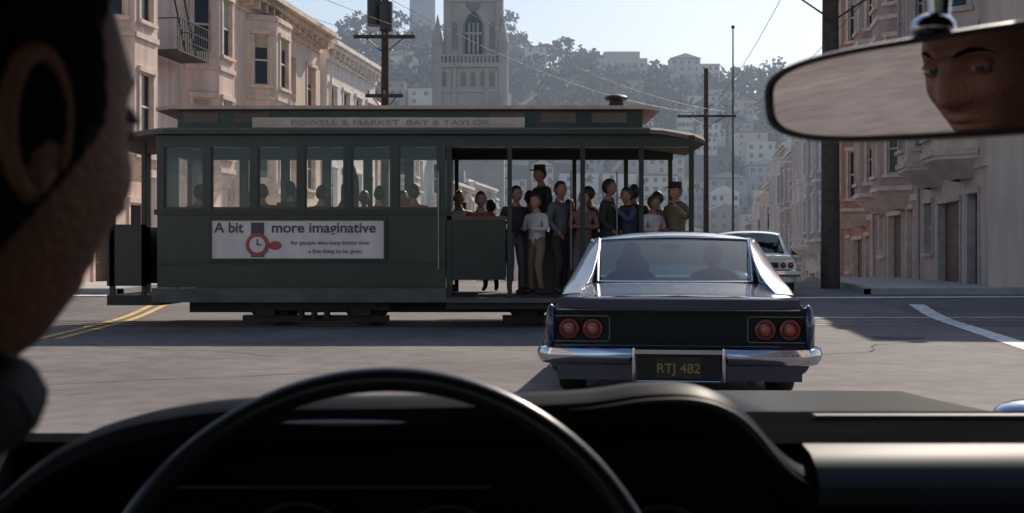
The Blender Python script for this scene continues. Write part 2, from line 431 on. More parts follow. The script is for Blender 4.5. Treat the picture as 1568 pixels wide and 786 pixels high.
ab = MB()
ab.box(38,60,500,514,66,89,hm[4]); ab.box(41,57,503,512,89,92.5,hm[1])
for f in range(6):
    for c in range(7): ab.box(39.5+c*2.9,41+c*2.9,499.88,499.99,69+f*3.2,70.7+f*3.2,m_fw)
ab.build('apartment_block')

# ------------------------------------------------------------------ trees (distant mass)
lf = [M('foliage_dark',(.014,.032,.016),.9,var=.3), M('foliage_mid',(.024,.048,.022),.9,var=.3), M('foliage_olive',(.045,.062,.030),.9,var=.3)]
m_bark = M('bark',(.08,.06,.045),.9)
tr = MB()
def leafq(mb,c,s_,mat):
    a = Vector((U(-1,1),U(-1,1),U(-1,1))).normalized(); b = a.cross(Vector((U(-1,1),U(-1,1),U(-1,1)))).normalized()
    mb.face([c+a*s_,c+b*s_*.8,c-a*s_*.9,c-b*s_*.7],mat)
def tree(mb,x,y,h,w,flat=False,n=110,s_=.8):
    z = gz(y,x); top = Vector((x+U(-.5,.5),y,z+h*.8))
    mb.tube([(x,y,z-1),(x+U(-.3,.3),y,z+h*.45),top],[.45,.3,.1],m_bark,6)
    lobes = []
    for k in range(random.choice((5,6,7,8))):
        c = Vector((x+U(-.5,.5)*w, y+U(-.5,.5)*w, z+h*(U(.62,.95) if flat else U(.3,.92))))
        if not flat and c.z > z+h*.75: c.x = x+(c.x-x)*.4
        lobes.append((c, U(.15,.28)*w)); mb.tube([(x,y,z+h*.35),c],[.2,.05],m_bark,5)
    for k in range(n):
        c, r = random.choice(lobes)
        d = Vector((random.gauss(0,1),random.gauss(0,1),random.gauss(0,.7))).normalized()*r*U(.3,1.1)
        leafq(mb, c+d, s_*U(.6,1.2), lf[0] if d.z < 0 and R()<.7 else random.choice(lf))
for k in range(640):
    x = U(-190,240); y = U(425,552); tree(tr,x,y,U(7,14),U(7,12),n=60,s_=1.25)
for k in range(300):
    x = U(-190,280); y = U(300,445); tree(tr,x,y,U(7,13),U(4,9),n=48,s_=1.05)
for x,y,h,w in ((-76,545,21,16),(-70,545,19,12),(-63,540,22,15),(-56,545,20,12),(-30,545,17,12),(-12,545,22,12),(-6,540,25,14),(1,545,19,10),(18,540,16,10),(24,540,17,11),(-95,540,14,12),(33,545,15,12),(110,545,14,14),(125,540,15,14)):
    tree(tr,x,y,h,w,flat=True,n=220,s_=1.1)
tr.build('distant_trees', recalc=False)

# ------------------------------------------------------------------ utility poles & wires
m_pole = M('creosote_wood',(.07,.05,.04),.9,var=.3,scale=6)
m_cer = M('insulator',(.25,.22,.2),.3)
def pole(name,x,y,top,r,arms,can=False):
    p = MB(); b = gz(y)
    p.tube([(x,y,b-.3),(x,y,top)],[r,r*.72],m_pole,14)
    for z,w in arms:
        p.box(x-w/2,x+w/2,y-r-.12,y-r+.0,z-.07,z+.07,m_pole)
        for k in range(5):
            xx = x-w/2+.12+k*(w-.24)/4; p.tube([(xx,y-r-.06,z+.07),(xx,y-r-.06,z+.22)],[.05,.035],m_cer,8)
        p.tube([(x-w*.3,y-r-.06,z-.07),(x,y-r,z-.7)],.025,m_iron,6); p.tube([(x+w*.3,y-r-.06,z-.07),(x,y-r,z-.7)],.025,m_iron,6)
    if can:
        p.tube([(x-.45,y-.1,can),(x-.45,y-.1,can+1.1)],.3,m_iron,14); p.tube([(x+.1,y-.5,can-.3),(x+.1,y-.5,can+.9)],.28,m_iron,14)
    return p.build(name)
pole('utility_pole',-5.4,48,13.6,.2,((10.4,2.6),(7.9,1.6),(12.6,2.4)),can=10.9)
pole('utility_pole',7.9,28,11.5,.24,((7.6,3.2),(10.6,3)))
pole('utility_pole',12.9,75,13.6,.2,((10.4,3.9),))
p = MB(); p.tube([(23.5,120,-9),(23.5,120,25.4)],[.16,.07],m_iron,8); p.ell((23.5,120,25.5),(.2,.2,.2),m_iron,8,6); p.build('flag_pole')
w = MB()
def wire(a,b,sag,r=.010):
    a=Vector(a); b=Vector(b); w.tube([a.lerp(b,k/14)-Vector((0,0,sag*4*(k/14)*(1-k/14))) for k in range(15)], r, m_iron, 5)
for dx in (-1.2,1.2):
    wire((-5.4+dx,47.7,10.6),(-16.2+dx,20,11.5),.5)
    wire((-5.4+dx,47.7,12.8),(12.9+dx,74.7,10.7),1.,.012)
wire((6.8,27.7,7.8),(12.,74.7,10.6),.9,.009); wire((9.0,27.7,7.8),(14,74.7,10.6),.9,.010)
wire((-5.4,47.8,8.2),(-9.4,37,10.8),.3)
w.build('overhead_wires')

# ------------------------------------------------------------------ people
sk1 = M('skin_light',(.36,.19,.13),.55,var=.08); sk2 = M('skin_tan',(.26,.13,.09),.55,var=.08); sk3 = M('skin_driver',(.29,.125,.080),.6,var=.22,scale=26,bump=.25,bscale=200)
hr1 = M('hair_dark',(.015,.011,.009),.5,var=.3,scale=60,bump=.4,bscale=150); hr2 = M('hair_brown',(.05,.03,.018),.5,var=.3,scale=60)
hr3 = M('hair_driver',(.012,.007,.006),.7,var=.5,scale=90,bump=.8,bscale=160,spec=.12)
m_eye = M('eye_white',(.34,.31,.29),.25,var=0); m_iris = M('iris_blue',(.03,.045,.07),.1,var=0)
m_shoe = M('shoe_leather',(.03,.02,.015),.4)
def headpt(d):
    x,y,z = d
    X = .076*x; Y = .099*y; Z = .120*z
    if z < 0:
        X *= 1-.30*(-z)**1.6
        if y < 0: Y *= 1-.45*(-z)**1.2
    if y > 0 and z > -.9: Y *= 1-.06*max(0,y-.6)
    G = lambda v,c,s_: math.exp(-((v-c)/s_)**2)
    if y > 0:
        fr = min(1,y*1.4)
        ramp = max(0,min(1,(.012-Z)/.05)) if Z > -.040 else max(0,1-(-.040-Z)/.012)
        Y += .024*G(X,0,.0125+.005*ramp)*ramp*fr
        Y += .009*G(Z,.019,.009)*G(X,0,.045)*fr - .003*G(X,0,.008)*G(Z,.012,.008)*fr
        for zf in (.045,.055): Y -= .0012*G(Z,zf,.0018)*G(X,0,.035)*fr
        for sx in (-1,1):
            Y -= .014*G(X,sx*.032,.017)*G(Z,.0,.013)*fr
            Y += .005*G(X,sx*.047,.014)*G(Z,-.032,.015)*fr
            Y -= .003*G(X,sx*.030,.007)*G(Z,-.055,.014)*fr
        Y += .006*G(Z,-.064,.005)*G(X,0,.022)*fr + .007*G(Z,-.077,.006)*G(X,0,.020)*fr - .003*G(Z,-.0705,.002)*G(X,0,.026)*fr
        Y += .009*G(Z,-.102,.014)*G(X,0,.022)*fr
    return Vector((X,Y,Z))
def add_head(mb, mtx, skin, hair, nu=28, nv=20, hat=None, longh=0., eyes=True, full=0., low=0., lidz=.0, gaze=0.):
    def dirv(j,k,nu,nv):
        ph = -math.pi/2+math.pi*j/nv; th = 2*math.pi*k/nu
        return (math.cos(ph)*math.cos(th), math.cos(ph)*math.sin(th), math.sin(ph))
    mb.grid([[mtx @ headpt(dirv(j,k,nu,nv)) for k in range(nu)] for j in range(nv+1)], skin, closed=True)
    for s_ in (-1,1):
        rot = Matrix.Rotation(s_*math.radians(-18),3,'Z')
        c = mtx @ Vector((s_*.077,-.008,-.012)); R3 = mtx.to_3x3()
        mb.ell(c,(.007,.016,.030),skin,14,10,rot=R3@rot)
        rim = [mtx @ (Vector((s_*(.083),-.008,-.012)) + Vector((s_*.002*math.sin(a*.5),.0145*math.cos(a),.028*math.sin(a)))) for a in [k*math.pi/10-.6 for k in range(17)]]
        mb.tube(rim,[.003+.002*math.sin(k*math.pi/16) for k in range(17)],skin,8)
    rows = []
    for j in range(nv+1):
        row = []
        for k in range(nu):
            d = dirv(j,k,nu,nv); p = headpt((d[0],d[1],d[2])); y_ = d[1]-full
            lim = .066-full*.04 if y_ > .45 else (.066-(.45-y_)/.35*.05 if y_ > .1 else (.016-(.1-y_)/.45*.06-low if y_ > -.35 else -.075-longh))
            f = sm((p.z-lim+.006)/.02)
            gro = .90+(.20+low*1.2)*f+.012*math.sin(k*2.7)*math.cos(j*1.9)*f
            q = Vector((p.x*gro, p.y*gro-.002, p.z*(1+.07*f)))
            row.append(mtx @ q)
        rows.append(row)
    mb.grid(rows, hair, closed=True)
    if eyes:
        R3 = mtx.to_3x3()
        for s_ in (-1,1):
            yb = .0785; c = Vector((s_*.032,yb-.004,-.001))
            mb.ell(mtx@c,(.0125,.0125,.0125),m_eye,16,10,rot=R3)
            gd = Vector((math.sin(gaze),math.cos(gaze),-.08)).normalized()
            mb.ell(mtx@(c+gd*.0098),(.0058,.0036,.0058),m_iris,12,8,rot=R3@Matrix.Rotation(-gaze,3,'Z'))
            for z0,z1,rr in ((lidz,1.,.0140),(-1.,-.34,.0136)):
                lid = []
                for jj in range(8):
                    ph = math.asin(z0+(z1-z0)*jj/7)
                    lid.append([mtx@(c+Vector((math.cos(ph)*math.cos(a*math.pi/12)*rr*1.25, math.cos(ph)*math.sin(a*math.pi/12)*rr, math.sin(ph)*rr*.85))) for a in range(13)])
                mb.grid(lid, skin)
            bp = []
            for xx,zz in ((.012,.015),(.020,.018),(.030,.021),(.040,.020),(.050,.014)):
                best = None
                for aa in range(0,60):
                    th_ = math.pi/2 - s_*aa*.02; z_ = zz/.12; cph = math.sqrt(1-z_*z_)
                    q = headpt((cph*math.cos(th_), cph*math.sin(th_), z_))
                    if best is None or abs(abs(q.x)-xx) < abs(abs(best.x)-xx): best = q
                bp.append(mtx @ (best+Vector((0,-.0018,0))))
            mb.tube(bp,[.002,.0036,.0036,.0028,.0015],hair,8)
    if hat:
        R3 = mtx.to_3x3()
        mb.tube([mtx@Vector((0,0,.055)),mtx@Vector((0,0,.14))],[.098,.092],hat,18)
        mb.ell(mtx@Vector((0,.05,.06)),(.11,.12,.012),hat,18,6,rot=R3)
def skin_body(joints, chains, root):
    names = list(joints); idx = {n:i for i,n in enumerate(names)}
    me = bpy.data.meshes.new('tmp'); E = []
    for c in chains:
        for a,b in zip(c[0],c[0][1:]): E.append((idx[a],idx[b]))
    me.from_pydata([joints[n][0] for n in names],E,[])
    o = bpy.data.objects.new('tmp',me); scene.collection.objects.link(o)
    md = o.modifiers.new('s','SKIN'); md.use_smooth_shade = True; md.branch_smoothing = .3
    sv = me.skin_vertices[0].data
    roots = {root} | {n for n in names if n.endswith('_r0')}
    for n in names:
        r = joints[n][1]; rr = r if hasattr(r,'__len__') else (r,r)
        sv[idx[n]].radius = rr; sv[idx[n]].use_root = n in roots
    sb = o.modifiers.new('b','SUBSURF'); sb.levels = 1; sb.render_levels = 1
    dg = bpy.context.evaluated_depsgraph_get(); out = bpy.data.meshes.new_from_object(o.evaluated_get(dg))
    bpy.data.objects.remove(o)
    return out
def body(mb, J, tags, mtx):
    ch = [((a,b),) for a,b,_ in tags]
    me = skin_body(J, ch, 'pelvis')
    segs = [(Vector(J[a][0]),Vector(J[b][0]),m) for a,b,m in tags]
    def mo(p):
        c = p.center; best = None; bd = 9
        for a,b,m in segs:
            ab_ = b-a; t = max(0,min(1,(c-a).dot(ab_)/max(1e-6,ab_.length_squared))); d = (a+ab_*t-c).length
            if d < bd: bd = d; best = m
        return best
    mb.addmesh(me, mo, mtx)
def hand(J, tags, w, dirv, s_, skin, curl=.5, palm=None):
    w = Vector(w); d = Vector(dirv).normalized(); side = d.cross(Vector((0,0,1)))
    if side.length < .2: side = Vector((0,1,0))
    side.normalize(); up = side.cross(d).normalized(); pn = palm or -up
    pid = 'h%d'%len(J)
    for k,(off,ln) in enumerate(((-.03,.062),(-.01,.075),(.01,.07),(.03,.055))):
        a = w+d*.065+side*off; b = a+d*ln*.55*math.cos(curl*.6)+pn*ln*.55*math.sin(curl*.6); c = b+d*ln*.5*math.cos(curl*1.8)+pn*ln*.5*math.sin(curl*1.8)
        J[pid+'a%d_r0'%k]=(tuple(a),.009); J[pid+'b%d'%k]=(tuple(b),.0082); J[pid+'c%d'%k]=(tuple(c),.0065)
        tags += [(pid+'a%d_r0'%k,pid+'b%d'%k,skin),(pid+'b%d'%k,pid+'c%d'%k,skin)]
    a = w+d*.02+side*s_*.02; b = a+d*.03+side*s_*.028; c = b+d*.03+side*s_*.01+pn*.012
    J[pid+'t_r0']=(tuple(a),.011); J[pid+'u']=(tuple(b),.0095); J[pid+'v']=(tuple(c),.0075)
    tags += [(pid+'t_r0',pid+'u',skin),(pid+'u',pid+'v',skin)]
def person(name, x, y, z, yaw, shirt, pants, hair=hr1, skin=sk1, sit=False, scale=1., arm=0, hat=None, hy=0., longh=0.):
    J = {}; T = []
    p0 = .93 if not sit else .10
    sh = U(-.03,.03) if not sit else 0
    def A(n,px,py,pz,r): J[n]=((px,py,pz),r)
    A('pelvis',sh,0,p0,(.155,.115)); A('waist',sh*.5,.0,p0+.17,(.15,.11)); A('chest',0,.0,p0+.36,(.185,.13)); A('nb',0,-.005,p0+.48,(.115,.085)); A('neck',0,.005,p0+.53,.060); A('nt',0,.015,p0+.60,.052)
    T += [('pelvis','waist',shirt),('waist','chest',shirt),('chest','nb',shirt),('nb','neck',skin),('neck','nt',skin)]
    for s_,t_ in ((-1,'l'),(1,'r')):
        A('s'+t_,s_*.19,0,p0+.44,.074)
        if arm == 1 and s_ == 1: e = (s_*.30,.08,p0+.60); w_ = (s_*.24,.12,p0+.84)
        elif arm == 2: e = (s_*.24,.02,p0+.2); w_ = (s_*.08,.24,p0+.22)
        elif arm == 3 and s_ == -1: e = (s_*.28,.12,p0+.25); w_ = (s_*.2,.3,p0+.45)
        else: e = (s_*.24,-.02,p0+.18); w_ = (s_*.2,.14,p0+.03)
        A('e'+t_,*e,.056); A('w'+t_,*w_,.036)
        dd = (Vector(w_)-Vector(e)).normalized(); hnd = Vector(w_)+dd*.06
        A('k'+t_,*hnd,(.036,.018))
        T += [('chest','s'+t_,shirt),('s'+t_,'e'+t_,shirt),('e'+t_,'w'+t_,shirt if R()<.75 else skin),('w'+t_,'k'+t_,skin)]
        hand(J,T,w_,dd,s_,skin)
        if not sit:
            A('h'+t_,s_*.09+sh,0,p0-.07,.10); A('n'+t_,s_*.10+sh*.5,.03+(.06 if s_*sh>0 else 0),.50,.072); A('a'+t_,s_*.11,0,.10,.046); A('o'+t_,s_*.13,.13,.045,(.045,.035))
        else:
            A('h'+t_,s_*.09,.05,p0-.0,.095); A('n'+t_,s_*.11,.46,p0+.03,.068); A('a'+t_,s_*.11,.42,p0-.38,.042); A('o'+t_,s_*.12,.55,p0-.42,(.045,.035))
        T += [('pelvis','h'+t_,pants),('h'+t_,'n'+t_,pants),('n'+t_,'a'+t_,pants),('a'+t_,'o'+t_,m_shoe)]
    mb = MB(); body(mb,J,T,Matrix.Identity(4))
    hm_ = Matrix.Translation((0,.03,p0+.685)) @ Matrix.Rotation(-hy,4,'Z') @ Matrix.Scale(1.10,4)
    add_head(mb,hm_,skin,hair,hat=hat,longh=longh)
    mtx = Matrix.Translation((x,y,z)) @ Matrix.Rotation(yaw,4,'Z') @ Matrix.Scale(scale,4)
    return mb.build(name, matrix=mtx, recalc=False, sharp=80)
def cloth(n,c): return M(n,c,.85,var=.15,scale=8,bump=.4,bscale=18)
c_w=cloth('cloth_white',(.46,.44,.42)); c_r=cloth('cloth_red',(.46,.04,.03)); c_n=cloth('cloth_navy',(.025,.03,.05)); c_k=cloth('cloth_black',(.02,.02,.02))
c_t=cloth('cloth_tan',(.16,.12,.085)); c_g=cloth('cloth_grey',(.09,.09,.095)); c_b=cloth('cloth_blue',(.05,.07,.12)); c_o=cloth('cloth_brown',(.09,.05,.03)); c_y=cloth('cloth_ochre',(.15,.12,.07)); c_p=cloth('cloth_rose',(.17,.09,.08))
PI = math.pi
stand = [(0.06,17.78,c_k,c_g,0,hr1,.3),(0.38,17.60,c_w,c_t,2,hr2,-.7),(0.74,17.72,c_g,c_k,3,hr1,.9),(1.13,17.62,c_p,c_g,2,hr2,-.4),(1.50,17.70,c_k,c_n,0,hr1,1.2),(1.84,17.88,c_b,c_k,3,hr1,-1.2),(2.2,17.64,c_w,c_g,2,hr2,.6),(2.58,17.66,c_y,c_k,3,hr1,-.8),
  (.3,18.95,c_o,c_k,0,hr1,.2),(.95,18.98,c_r,c_k,1,hr2,-.8),(1.3,18.95,c_k,c_k,0,hr2,.8),(1.65,18.95,c_g,c_k,0,hr1,1.),(2.05,19.0,c_k,c_k,0,hr1,-.3),(2.45,18.9,c_o,c_k,0,hr1,.5),(-.35,18.9,c_n,c_k,0,hr1,.3)]
for i,(x,y,s_,p_,a,h_,yw) in enumerate(stand):
    person('passenger',x,y,.5,(PI if y<18.5 else 0)+yw,s_,p_,hair=h_,skin=sk1 if i%2 else sk2,arm=a,scale=(.98,.90,1.02,.93,1.04,.97,.89,1.0)[i%8],hy=U(-.6,.6),longh=.04 if i in (1,6,9) else 0,hat=c_k if i==7 else None)
person('gripman',.48,18.5,.80,PI/2+.5,c_k,c_k,arm=0,hat=c_k,scale=1.02)
person('passenger',-.5,18.0,1.22,PI+.1,c_r,c_k,sit=True,hair=hr1)
for x,yw,s_,zz in ((-3.95,0.1,c_n,1.33),(-3.5,.5,c_k,1.37),(-3.02,-.3,c_g,1.31),(-1.55,.3,c_r,1.33),(-4.95,-.2,c_t,1.32),(-2.1,-.3,c_o,1.30)):
    person('passenger',x,17.85,zz,yw,s_,c_k,sit=True)
for x,s_ in ((-4.4,c_b),(-2.5,c_o),(-.9,c_w),(-1.85,c_k),(-3.7,c_g)): person('passenger',x,19.15,1.30,PI+U(-.3,.3),s_,c_k,sit=True,hair=hr2,skin=sk2)
person('passenger',-2.65,18.5,.88,1.2,c_k,c_g,arm=1,scale=1.0)

# ------------------------------------------------------------------ cable car
cc = empty('cable_car')
m_grn = M('cable_green_paint',(.012,.030,.015),.4,var=.3,scale=1.2,coat=.10,streak=.25); m_grn2 = M('cable_green_dark',(.007,.015,.009),.45,coat=.08)
m_crm = M('cable_cream_paint',(.50,.43,.33),.5,var=.2); m_maroon = M('cable_roof_trim',(.52,.37,.30),.6); m_canv = M('roof_canvas',(.15,.12,.105),.9)
m_und = M('undercarriage_iron',(.02,.02,.022),.6,var=.3); m_step = M('running_board',(.08,.088,.078),.7,var=.3); m_wd = M('varnished_wood',(.08,.04,.022),.4)
m_adw = M('advert_board',(.66,.61,.59),.6,var=.06,streak=.1); m_adk = M('advert_ink',(.07,.07,.08),.6); m_adr = M('advert_red',(.36,.08,.07),.6)
g_cc = GLASS('cable_window_glass',(.97,.98,.97),.0)
b = MB(); Y0,Y1 = 17.3,19.7
for ys in (Y0,Y1):
    o = 1 if ys==Y0 else -1
    P = lambda a,d,z: (a, ys+o*d, z)
    b.obox(P,-5.44,-1.02,0,.08,.62,1.74,m_grn); b.obox(P,-5.48,-.98,-.03,.10,1.74,1.82,m_grn2)
    b.obox(P,-5.44,-1.02,-.02,-.001,.98,1.01,m_grn2)
    b.obox(P,-5.46,-1.0,-.02,.1,2.78,2.96,m_grn)
    nx = 6; pw = .11
    for k in range(nx+1):
        xx = -5.44+k*(4.42-pw)/nx; b.obox(P,xx,xx+pw,-.015,.08,1.82,2.78,m_grn)
    for k in range(nx):
        st = (4.42-pw)/nx; xa = -5.44+k*st+pw; xb = -5.44+(k+1)*st
        b.obox(P,xa,xa+.025,.01,.05,1.82,2.78,m_wd); b.obox(P,xb-.025,xb,.01,.05,1.82,2.78,m_wd); b.obox(P,xa+.025,xb-.025,.012,.048,1.82,1.86,m_wd)
        b.face([P(xa,.03,1.82),P(xb,.03,1.82),P(xb,.03,2.78),P(xa,.03,2.78)],g_cc)
    b.obox(P,-5.5,-1.0,-.08,.06,.40,.615,m_step)
    b.obox(P,-1.0,2.8,-.22,.35,.40,.47,m_step); b.obox(P,-1.0,2.8,-.1,.0,.30,.395,m_und)
    b.obox(P,-.98,-.10,.02,.08,.74,1.66,m_grn2); b.obox(P,-1.0,-.08,.0,.1,1.66,1.72,m_wd)
    for xx in (-1.0,-.07,1.05,1.95,2.72): b.obox(P,xx,xx+.07,.0,.07,.47,2.8,m_grn2)
    b.obox(P,-1.0,2.8,-.01,.09,2.78,2.96,m_grn)
    for xx in (-1.12,.9,1.6): b.tube([P(xx,-.1,.9),P(xx,-.1,2.4)],.012,m_rail,6)
    b.obox(P,-6.28,-5.72,.3,.36,.64,1.6,m_grn2); b.obox(P,-6.28,-6.2,.3,.36,.45,2.9,m_grn2); b.obox(P,-5.78,-5.72,.3,.36,.45,2.9,m_grn2)
b.box(-5.44,-1.02,Y0+.1,Y1-.1,.78,.86,m_und); b.box(-1.0,2.8,Y0+.36,Y1-.36,.42,.5,m_und); b.box(-6.3,-5.45,Y0+.25,Y1-.25,.34,.50,m_und)
b.box(-6.32,-6.28,Y0+.3,Y1-.3,.64,1.55,m_grn2); b.box(2.72,2.8,Y0+.4,Y1-.4,.5,1.5,m_grn2)
for xx in (-5.44,-1.1):
    b.box(xx,xx+.08,Y0+.1,Y0+.8,.62,2.9,m_grn); b.box(xx,xx+.08,Y1-.8,Y1-.1,.62,2.9,m_grn); b.box(xx,xx+.08,Y0+.8,Y1-.8,2.7,2.9,m_grn)
for ys in (Y0+.12,Y1-.62): b.box(-5.2,-1.3,ys,ys+.5,1.18,1.28,m_wd)
b.box(-.95,-.2,Y0+.5,Y1-.5,1.1,1.2,m_wd); b.box(.1,2.6,18.2,18.3,.5,1.5,m_wd); b.box(.1,2.6,18.7,18.8,.5,1.5,m_wd)
b.tube([(.9,18.5,.5),(.75,18.5,1.9)],.03,m_und,8)
for xc in (-3.1,1.0):
    b.box(xc-1.2,xc+1.2,Y0+.35,Y0+.45,.26,.42,m_und); b.box(xc-1.2,xc+1.2,Y1-.45,Y1-.35,.26,.42,m_und)
    for wx in (xc-.75,xc+.75):
        for yy in (17.9,19.0): b.tube([(wx,yy,.30),(wx,yy+.1,.30)],.29,m_und,20)
        b.tube([(wx,17.8,.3),(wx,19.2,.3)],.05,m_und,8); b.box(wx-.14,wx+.14,Y0+.32,Y0+.5,.18,.42,m_und)
    for k in range(3): b.tube([(xc-.2+k*.2,Y0+.4,.12),(xc-.2+k*.2,Y0+.4,.4)],.05,m_und,8)
    b.box(xc-1.15,xc+1.15,17.8,17.98,.07,.17,m_und); b.box(xc-1.0,xc+1.0,17.6,19.4,.3,.4,m_und)
b.box(-5.2,2.6,18.2,18.7,.2,.42,m_und)
def roofrow(x,dz,inn): return [(x,Y0-.13+inn,2.97+dz),(x,Y0-.13+inn,3.03+dz),(x,Y0+.2+inn*.6,3.10+dz),(x,Y0+.45,3.13+dz),(x,18.5,3.17+dz),(x,Y1-.45,3.13+dz),(x,Y1-.2-inn*.6,3.10+dz),(x,Y1+.13-inn,3.03+dz),(x,Y1+.13-inn,2.97+dz)]
b.grid([roofrow(-6.35,-.13,.35),roofrow(-6.1,-.08,.15),roofrow(-5.5,-.01,0),roofrow(-5.3,0,0),roofrow(2.1,0,0),roofrow(2.3,-.01,0),roofrow(2.8,-.08,.15),roofrow(3.0,-.13,.35)],m_canv,closed=True,caps=True,smooth=False)
for ys,o in ((Y0,1),(Y1,-1)):
    P = lambda a,d,z: (a, ys+o*d, z)
    b.obox(P,-5.3,2.1,-.15,-.133,2.965,3.035,m_grn)
    b.obox(P,-5.25,2.05,.42,.48,3.1,3.40,m_grn)
    b.obox(P,-4.05,.2,.30,.33,3.10,3.27,m_crm)
    for k in range(9):
        if k not in (2,3,4,5): b.obox(P,-5.15+k*.8,-4.6+k*.8,.405,.418,3.2,3.36,m_canv)
def up(x,dz): return [(x,Y0+.28,3.40+dz),(x,Y0+.28,3.455+dz),(x,Y0+.7,3.51+dz),(x,18.5,3.55+dz),(x,Y1-.7,3.51+dz),(x,Y1-.28,3.455+dz),(x,Y1-.28,3.40+dz)]
b.grid([up(-5.55,-.03),up(-5.3,0),up(2.1,0),up(2.3,-.03)],m_maroon,closed=True,caps=True,smooth=False)
b.tube([(1.7,18.4,3.5),(1.7,18.4,3.66)],[.14,.1],m_und,12); b.ell((1.7,18.4,3.68),(.2,.2,.06),m_und,14,6)
b.box(-4.59,-1.96,Y0-.045,Y0-.015,1.07,1.65,m_adw)
for (xa,xb,za,zb) in ((-4.63,-1.92,1.03,1.07),(-4.63,-1.92,1.65,1.69),(-4.63,-4.59,1.07,1.65),(-1.96,-1.92,1.07,1.65)): b.box(xa,xb,Y0-.06,Y0-.012,za,zb,m_grn2)
b.box(-3.99,-3.79,Y0-.052,Y0-.046,1.09,1.62,m_adk); b.tube([(-3.89,Y0-.06,1.28),(-3.89,Y0-.05,1.28)],.18,m_adr,24); b.tube([(-3.89,Y0-.068,1.28),(-3.89,Y0-.061,1.28)],.12,m_adw,24)
b.box(-3.9,-3.88,Y0-.074,Y0-.069,1.28,1.37,m_adk); b.box(-3.89,-3.83,Y0-.074,Y0-.069,1.27,1.29,m_adk); b.ell((-3.62,Y0-.05,1.27),(.1,.008,.07),m_adr,12,6)
b.build('coachwork',parent=cc)
text('A bit', .22, (-4.33,Y0-.05,1.535), (PI/2,0,0), m_adk, 'advert_text', cc, 1.0, off=.004)
text('more imaginative', .22, (-2.88,Y0-.05,1.535), (PI/2,0,0), m_adk, 'advert_text', cc, 1.05, off=.004)
text('for people who keep better time', .09, (-2.78,Y0-.05,1.31), (PI/2,0,0), m_adk, 'advert_text', cc, 1.0)
text('a fine thing to be given', .09, (-2.7,Y0-.05,1.18), (PI/2,0,0), m_adk, 'advert_text', cc, 1.0)
text('POWELL & MARKET  BAY & TAYLOR', .12, (-1.9,Y0+.295,3.185), (PI/2,0,0), M('sign_lettering',(.30,.25,.18),.6), 'destination_text', cc, 1.6)

# ------------------------------------------------------------------ cars
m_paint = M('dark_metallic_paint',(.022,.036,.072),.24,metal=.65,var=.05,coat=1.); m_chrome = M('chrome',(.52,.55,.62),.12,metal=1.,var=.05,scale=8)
m_rpaint = M('roof_sunlit_paint',(.16,.17,.20),.30,metal=.75,var=.05,coat=.6)  # lighter than the body to paint in sunlight on roof and sails
m_blk = M('black_satin',(.010,.010,.011),.35,var=.1,spec=.4); m_tpan = M('tail_panel_black',(.006,.010,.010),.5,var=.1,spec=.2); m_tail = M('tail_lens_red',(.20,.022,.022),.2,var=.1,coat=.3); m_tail2 = M('tail_lens_core',(.36,.09,.07),.2,coat=.3)
m_tyre = M('tyre_rubber',(.018,.018,.018),.8); m_int = M('car_trim_dark',(.02,.02,.022),.8); m_ply = M('plate_yellow',(.34,.28,.05),.5); m_plk = M('plate_black',(.02,.02,.02),.4)
g_car = GLASS('car_glass',(.50,.62,.58),.05)
m_silver = M('silver_paint',(.45,.47,.49),.25,metal=.5,var=.04,coat=1.)
def hull(w_t, t_t, st, zb=.2, crown=.025):
    rows = []
    for s_ in st:
        w_ = tab(w_t,s_); t_ = tab(t_t,s_); z0 = zb+(.05 if s_ in (st[0],st[-1]) else 0)
        h = [(0,t_+crown),(.45*w_,t_+crown*.8),(.76*w_,t_+.006),(.865*w_,t_-.005),(.92*w_,t_-.05),(.975*w_,t_-.14),(w_,t_-.24),(.99*w_,.40),(.955*w_,.30),(.88*w_,z0),(0,z0)]
        rows.append([(x,s_,z) for x,z in h]+[(-x,s_,z) for x,z in h[-2:0:-1]])
    return rows
def hull_mesh(rows, wheels, wr, mat, parent, halfw):
    mb = MB(); mb.grid(rows, mat, closed=True, caps=True)
    o = mb.build('body_shell'); me = o.data
    bm = bmesh.new(); bm.from_mesh(me); cl = bm.edges.layers.float.new('crease_edge')
    for e in bm.edges:
        if any(len(f.verts) > 4 for f in e.link_faces): e[cl] = .85
        elif all(abs(abs(v.co.x)-.865*tab([(p[3][1],p[3][0]) for p in rows],v.co.y)/.865) < .004 for v in e.verts): e[cl] = .45
    bm.to_mesh(me); bm.free()
    sb = o.modifiers.new('s','SUBSURF'); sb.levels = 2; sb.render_levels = 2
    cut = MB()
    for wy in wheels:
        for sx in (-1,1): cut.tube([(sx*(halfw-.28),wy,wr),(sx*(halfw+.2),wy,wr)],wr+.055,m_blk,32)
    co = cut.build('cut')
    bo = o.modifiers.new('b','BOOLEAN'); bo.object = co; bo.operation = 'DIFFERENCE'; bo.solver = 'EXACT'
    bpy.context.view_layer.update(); dg = bpy.context.evaluated_depsgraph_get()
    me2 = bpy.data.meshes.new_from_object(o.evaluated_get(dg))
    bpy.data.objects.remove(co); bpy.data.objects.remove(o)
    if len(me2.materials) == 0: me2.materials.append(mat)
    for p in me2.polygons: p.use_smooth = True
    me2.set_sharp_from_angle(angle=math.radians(35))
    o2 = bpy.data.objects.new('body_shell',me2); scene.collection.objects.link(o2); o2.parent = parent
    return o2
